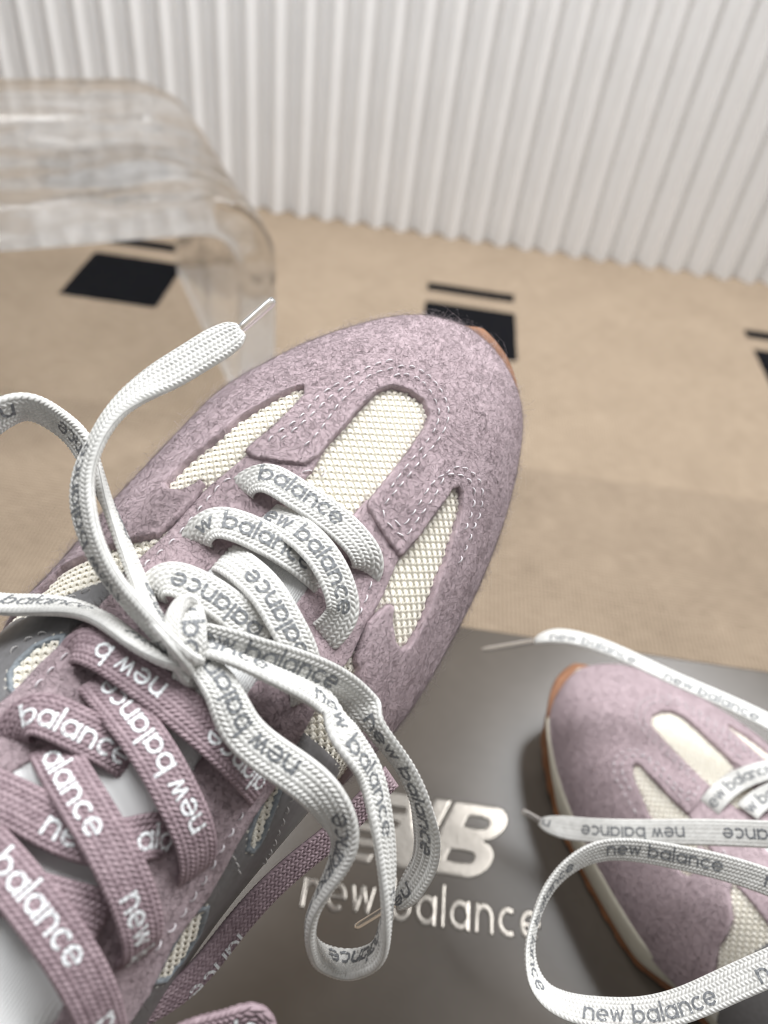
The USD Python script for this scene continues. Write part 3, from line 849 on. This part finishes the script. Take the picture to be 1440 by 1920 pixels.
def lace(parent, base, ctrl, color, anchor=None, shift=0.0, both=False, Gw=None, B=None, mx=np.ones(3), w=None, fine=True, words=True, xh=None, th=.00115, flip=False, span=(0, 1)):
    w = w or (.0078 if color == 'white' else .0080); xh = xh or (.0031 if color == 'white' else .0031)
    ds = .00018 if fine else .0004; m = 46 if fine else 26
    cols = 7 if color == 'white' else 8; pitch = .00105 if color == 'white' else .00112; amp = .00046 if color == 'white' else .00052
    l, c, T, N, Bv, wm = ribbon_frames(ctrl, Gw, B, mx, ds)
    xs = np.sin(np.linspace(-np.pi / 2, np.pi / 2, m) * .97) / math.sin(np.pi / 2 * .97) * .7 + np.linspace(-1, 1, m) * .3
    prof = th / 2 * (np.maximum(1 - np.abs(xs) ** 4.5, 0)) ** .5
    ends = np.clip(np.minimum(l, l[-1] - l) / .0022, 0.0, 1); ends = np.sqrt(np.maximum(1 - (1 - ends) ** 2, .01))
    rows = []
    for sg, X in ((1, xs), (-1, xs[::-1])):
        x = X[None] * (w / 2 * wm)[:, None]
        h = braid(l[:, None] + (0 if sg > 0 else pitch / 2), X[None] * w / 2, w, cols, pitch)
        z = (prof if sg > 0 else prof[::-1])[None] * ends[:, None] + amp * (h - .5) * np.clip(prof * 3 / th, .25, 1)[None] * ends[:, None]
        rows.append(c[:, None] + x[..., None] * Bv[:, None] + (sg * z)[..., None] * N[:, None])
    V = np.concatenate([rows[0], rows[1]], 1); nc = V.shape[1]
    v = V.reshape(-1, 3); f = grid_faces(len(l), nc, True)[:, ::-1]
    k = len(v); v = np.vstack([v, c[:1], c[-1:]]); i = np.arange(nc); j = (i + 1) % nc
    f = np.vstack([f, np.stack([np.full(nc, k), i, j], 1), np.stack([np.full(nc, k + 1), (len(l) - 1) * nc + j, (len(l) - 1) * nc + i], 1)])
    st = part(parent, f'{color}_lace', (v - base, f), 'lace_' + color)
    if words and anchor is not None:
        A = EYE + ray_dir(*anchor) ; dirs = c - EYE; dirs /= (dirs @ FW)[:, None]
        a0 = l[np.argmin(np.linalg.norm(dirs - (A - EYE), axis=1))]
        _, wnew = word_tris('new ', xh, xh * .16, .19); wnew += .13 * xh
        tri, wtot = word_tris('new balance', xh, xh * .16, .19)
        per = wtot + .0112
        for sg in ((1, -1) if both else (1,)):
            pieces = []
            runs = [(bool(flip), *span)] if isinstance(flip, bool) else [(True, span[0], flip), (False, flip, span[1])]
            for fp, rep in ((r, k) for r in runs for k in range(-6, 7)):
                for p, t in tri:
                    ll = -wnew - .55 * xh + rep * per + p[:, 0]; ll = a0 + (-ll if fp[0] else ll)
                    if ll.min() < max(.0004, fp[1] * l[-1]) or ll.max() > min(l[-1] - .0004, fp[2] * l[-1]):
                        continue
                    yy = np.clip(((-1 if fp[0] else 1) * (p[:, 1] - xh * .62)) + shift, -.485 * w, .485 * w)
                    if sg < 0:
                        yy = -yy
                    wml = np.interp(ll, l, wm)
                    g = lambda A: np.column_stack([np.interp(ll, l, A[:, q]) for q in range(3)])
                    zz = np.interp(2 * yy / w, xs, prof) + amp * (.55 * braid(ll + (0 if sg > 0 else pitch / 2), yy, w, cols, pitch) - .1) * np.clip(np.interp(2 * yy / w, xs, prof) * 3 / th, .25, 1) + .00008
                    pv = g(c) + (yy * wml)[:, None] * g(Bv) + sg * zz[:, None] * g(N)
                    pieces.append((pv - base, t if sg > 0 else t[:, ::-1]))
            if pieces:
                part(st, 'lettering', join(pieces), 'ink_grey' if color == 'white' else 'ink_white')
    return st, (c, T, N)


def aglet(strand_prim, base, pts, depths, r=.0011):
    pp = np.array([EYE + ray_dir(x, y) * d for (x, y), d in zip(pts, depths)])
    s = np.linspace(0, 1, 14); q = np.column_stack([np.interp(s, np.linspace(0, 1, len(pp)), pp[:, k]) for k in range(3)])
    rr = r * np.r_[.75, .95, np.ones(11), .8]
    v, f = tube(q, rr, None, 12)
    part(strand_prim, 'aglet', (v - base, f), 'aglet')


K1 = dict(Gw=GW1, B=B1)


def L1(ctrl, color, anchor=None, **kw):
    return lace(shoe1, base1, ctrl, color, anchor, **{**K1, **kw})


# white crossings over the vamp
L1([(452,915,-.0012,10), (472,905,.0010,6), (500,907,.0034), (540,930,.0046), (585,960,.005), (630,993,.0045), (660,1020,.0038), (683,1050,.002,-8), (688,1072,-.0015,-15)], 'white', (499,905), shift=.0008)
L1([(368,1012,-.002), (380,1000,.0015), (405,992,.0036), (445,998,.004), (490,1017,.004), (535,1040,.0032), (585,1070,.001), (610,1085,-.0015)], 'white', (432,985), shift=.0004)
L1([(498,962,-.0008), (520,980,.0018), (550,1005,.0048), (585,1042,.0064), (612,1085,.0066), (628,1125,.0055), (632,1150,.004), (622,1178,.0012), (608,1195,-.002)], 'white', (560,1018), shift=.0002)
L1([(540,1215,-.0005), (500,1200,.0012), (455,1172,.004), (405,1135,.0052), (355,1108,.0052), (315,1098,.0042), (292,1105,.0012), (280,1120,-.002)], 'white', (470,1180), shift=.0005)
L1([(578,1315,-.001), (565,1270,.003), (548,1225,.0062), (522,1175,.0072), (490,1120,.0068), (455,1078,.0042), (430,1052,.001), (415,1040,-.0018)], 'white', (545,1222), shift=.0005)
# mauve crossings over the tongue
L1([(498,1480,-.001), (470,1455,.002), (420,1408,.0050), (360,1357,.0062), (300,1307,.0062), (240,1262,.0056), (190,1230,.0046), (155,1218,.0026), (136,1222,-.0018)], 'mauve', (192,1226), shift=.0003, span=(0, .88))
L1([(20,1385,-.002), (38,1362,.0015), (70,1350,.0040), (115,1360,.0046), (165,1382,.0036), (215,1405,.0012), (250,1425,-.001)], 'mauve', (62,1352), shift=-.0002, span=(.10, 1))
L1([(372,1650,-.002), (366,1620,.001), (355,1570,.0040), (325,1500,.0062), (290,1430,.0066), (250,1368,.0058), (215,1318,.0030), (180,1270,.0006)], 'mauve', (322,1420), shift=-.0004)
L1([(95,1395,.0002), (112,1430,.0022), (145,1490,.0056), (185,1560,.0070), (218,1630,.0070), (243,1700,.0055), (256,1760,.003), (258,1800,-.001), (256,1825,-.003)], 'mauve', (87,1400), shift=-.0004)
L1([(-70,1470,.004), (-20,1490,.004), (45,1518,.0040), (100,1548,.0036), (160,1572,.0030), (225,1578,.0022), (275,1568,.0008), (330,1580,-.001)], 'mauve', (236,1590), shift=-.0002)
L1([(-60,1560,.0025), (-20,1595,.0045), (30,1650,.0070), (80,1715,.0082), (120,1780,.0080), (150,1845,.0070), (172,1910,.0055), (190,1990,.004)], 'mauve', (18,1618), shift=.0006)
L1([(-50,1640,.0012), (20,1668,.002), (90,1690,.0026), (150,1705,.0022), (200,1728,.0003)], 'mauve')
# knot
L1([(298,1240,.003,0,.8), (300,1268,.0042,0,.8), (322,1290,.003,10,.8), (350,1275,.002)], 'white', words=False, w=.0055)
L1([(372,1205,.003,30), (366,1172,.0075,20), (346,1158,.0115,6), (326,1185,.0128,-6), (322,1228,.0130,-6), (334,1266,.0108,0), (352,1284,.006,10), (362,1280,.003,20)], 'white', words=False, w=.0032, th=.0024)
L1([(338,1150,.006), (350,1172,.0112), (352,1205,.0130), (350,1240,.0122), (348,1272,.0085), (345,1292,.004)], 'white', (352,1182), w=.0058, shift=.0002)
# ends and bows of the white lace
f1, fr1 = L1([(352,1240,.1455,60), (330,1222,.1428,70), (290,1178,.1438,74), (230,1110,.146,74), (182,1035,.148,68), (156,950,.150,62), (158,885,.152,68), (182,825,.154,76), (212,778,.156,72), (255,738,.158,58), (330,692,.161,28), (395,652,.164,22), (432,630,.166,18,.86), (452,617,.167,10,.42)], 'white', (150,1010), shift=.0006, span=(0, .62), th=.0023)
aglet(f1, base1, [(449,619), (512,563)], [.167, .171])
L1([(356,1236,.1455,-66), (330,1205,.1430,-72), (292,1160,.1455,-74), (268,1110,.152,-74), (242,1045,.156,-78), (212,970,.160,-86), (184,900,.164,-104), (150,830,.168,-125), (105,787,.170,-128), (55,764,.168,-135), (5,775,.165,-145), (-60,830,.163,-150), (-110,930,.162,-140), (-110,1040,.161,-120), (-50,1115,.159,-116), (20,1133,.157,-116), (100,1136,.155,-112), (180,1156,.151,-104), (245,1198,.1455,-104), (300,1232,.1440,-98), (345,1250,.1450,-90)], 'white', (25,1140), both=True, shift=-.0004, th=.0022)
L1([(345,1225,.006,10,.7), (368,1258,.0085,8,.75), (400,1302,.0105,2,.9), (450,1362,.143,0), (520,1425,.1425,-2), (580,1468,.1425,-6), (625,1520,.1445,-25), (642,1580,.1475,-48), (622,1640,.150,-70), (592,1700,.1525,-84), (582,1752,.156,-88), (600,1792,.1605,-120), (650,1808,.1640,-135), (700,1792,.1600,-120), (722,1745,.156,-100), (728,1680,.1535,-80), (724,1600,.1525,-66), (712,1520,.1520,-58), (688,1440,.152,-50), (645,1375,.151,-44), (585,1318,.0095,-44), (510,1278,.0098,-50), (440,1250,.010,-52), (385,1230,.009,-40,.8), (352,1222,.007,-30,.7)], 'white', (440,1360), both=True, shift=.0004, flip=True, th=.0019)
f3, fr3 = L1([(350,1205,.007,-20,.7), (392,1216,.0088,-35,.8), (450,1236,.0098,-45), (520,1252,.0085,-36), (585,1270,.0072,-34), (650,1312,.0075,-46), (705,1366,.159,-58), (752,1430,.158,-64), (786,1500,.158,-62), (800,1565,.160,-48), (795,1615,.163,-42), (775,1655,.166,-42), (752,1686,.168,-30,.6), (742,1696,.169,-20,.3)], 'white', (470,1236), both=True, shift=.0006)
aglet(f3, base1, [(746,1690), (668,1738)], [.1685, .176], .0008)
# loose mauve end beside the shoe
L1([(735,1455,.178,20), (690,1500,.176,24), (640,1552,.174,26), (575,1605,.171,26), (500,1672,.167,28), (430,1752,.162,30), (370,1825,.157,34), (300,1880,.152,38), (210,1920,.147,40), (90,1965,.142,40)], 'mauve', (470,1700), shift=.0027, th=.0022, w=.0058, span=(.5, 1))
L1([(250,2030,.138,-30), (320,1968,.139,-36), (380,1940,.140,-42), (430,1926,.141,-44), (468,1916,.142,-44), (486,1928,.1435,-50), (484,1965,.146,-60), (470,2020,.148,-60)], 'mauve', (385,1935), shift=-.0002, th=.002, w=.0078)

K2 = dict(Gw=GW2, B=B2, mx=np.array([-1.0, 1, 1]), fine=False)


def L2(ctrl, anchor=None, **kw):
    return lace(shoe2, base2, ctrl, 'white', anchor, **{**K2, **kw})


L2([(1330,1512,-.001), (1345,1497,.002), (1370,1478,.004), (1405,1462,.0045), (1450,1450,.004), (1490,1445,.001)], (1372,1478))
L2([(1400,1525,.001), (1425,1505,.0035), (1460,1490,.004), (1500,1480,.002)], (1430,1500))
s1, _ = L2([(1002,1204,.300,55,.35), (1022,1195,.2985,50,.8), (1050,1192,.297,48), (1110,1204,.293,50), (1180,1232,.288,52), (1260,1270,.281,52), (1340,1305,.274,50), (1420,1342,.267,48), (1500,1385,.26,45)], (1100,1200), shift=-.0014)
aglet(s1, base2, [(1010,1201), (905,1219)], [.300, .312])
s2, _ = L2([(1012,1540,.268,20,.35), (1032,1546,.265,16,.8), (1070,1553,.261,12), (1130,1558,.255,8), (1210,1560,.249,6), (1300,1560,.242,4), (1380,1562,.236,2), (1480,1566,.228,0)], (1200,1560), shift=-.0004, flip=True)
aglet(s2, base2, [(1016,1541), (980,1521)], [.268, .274])
L2([(1500,1680,.214,15), (1430,1650,.219,18), (1350,1625,.223,22), (1270,1607,.226,28), (1190,1594,.228,34), (1125,1596,.228,44), (1070,1622,.226,60), (1028,1668,.222,72), (1002,1730,.217,78), (995,1795,.211,72), (1012,1848,.206,55), (1055,1882,.201,38), (1120,1897,.197,28), (1200,1900,.193,22), (1280,1884,.190,16), (1360,1850,.188,12), (1440,1815,.186,10), (1520,1780,.185,8)], (1225,1600), both=True, fine=True, shift=-.0006, flip=.5)
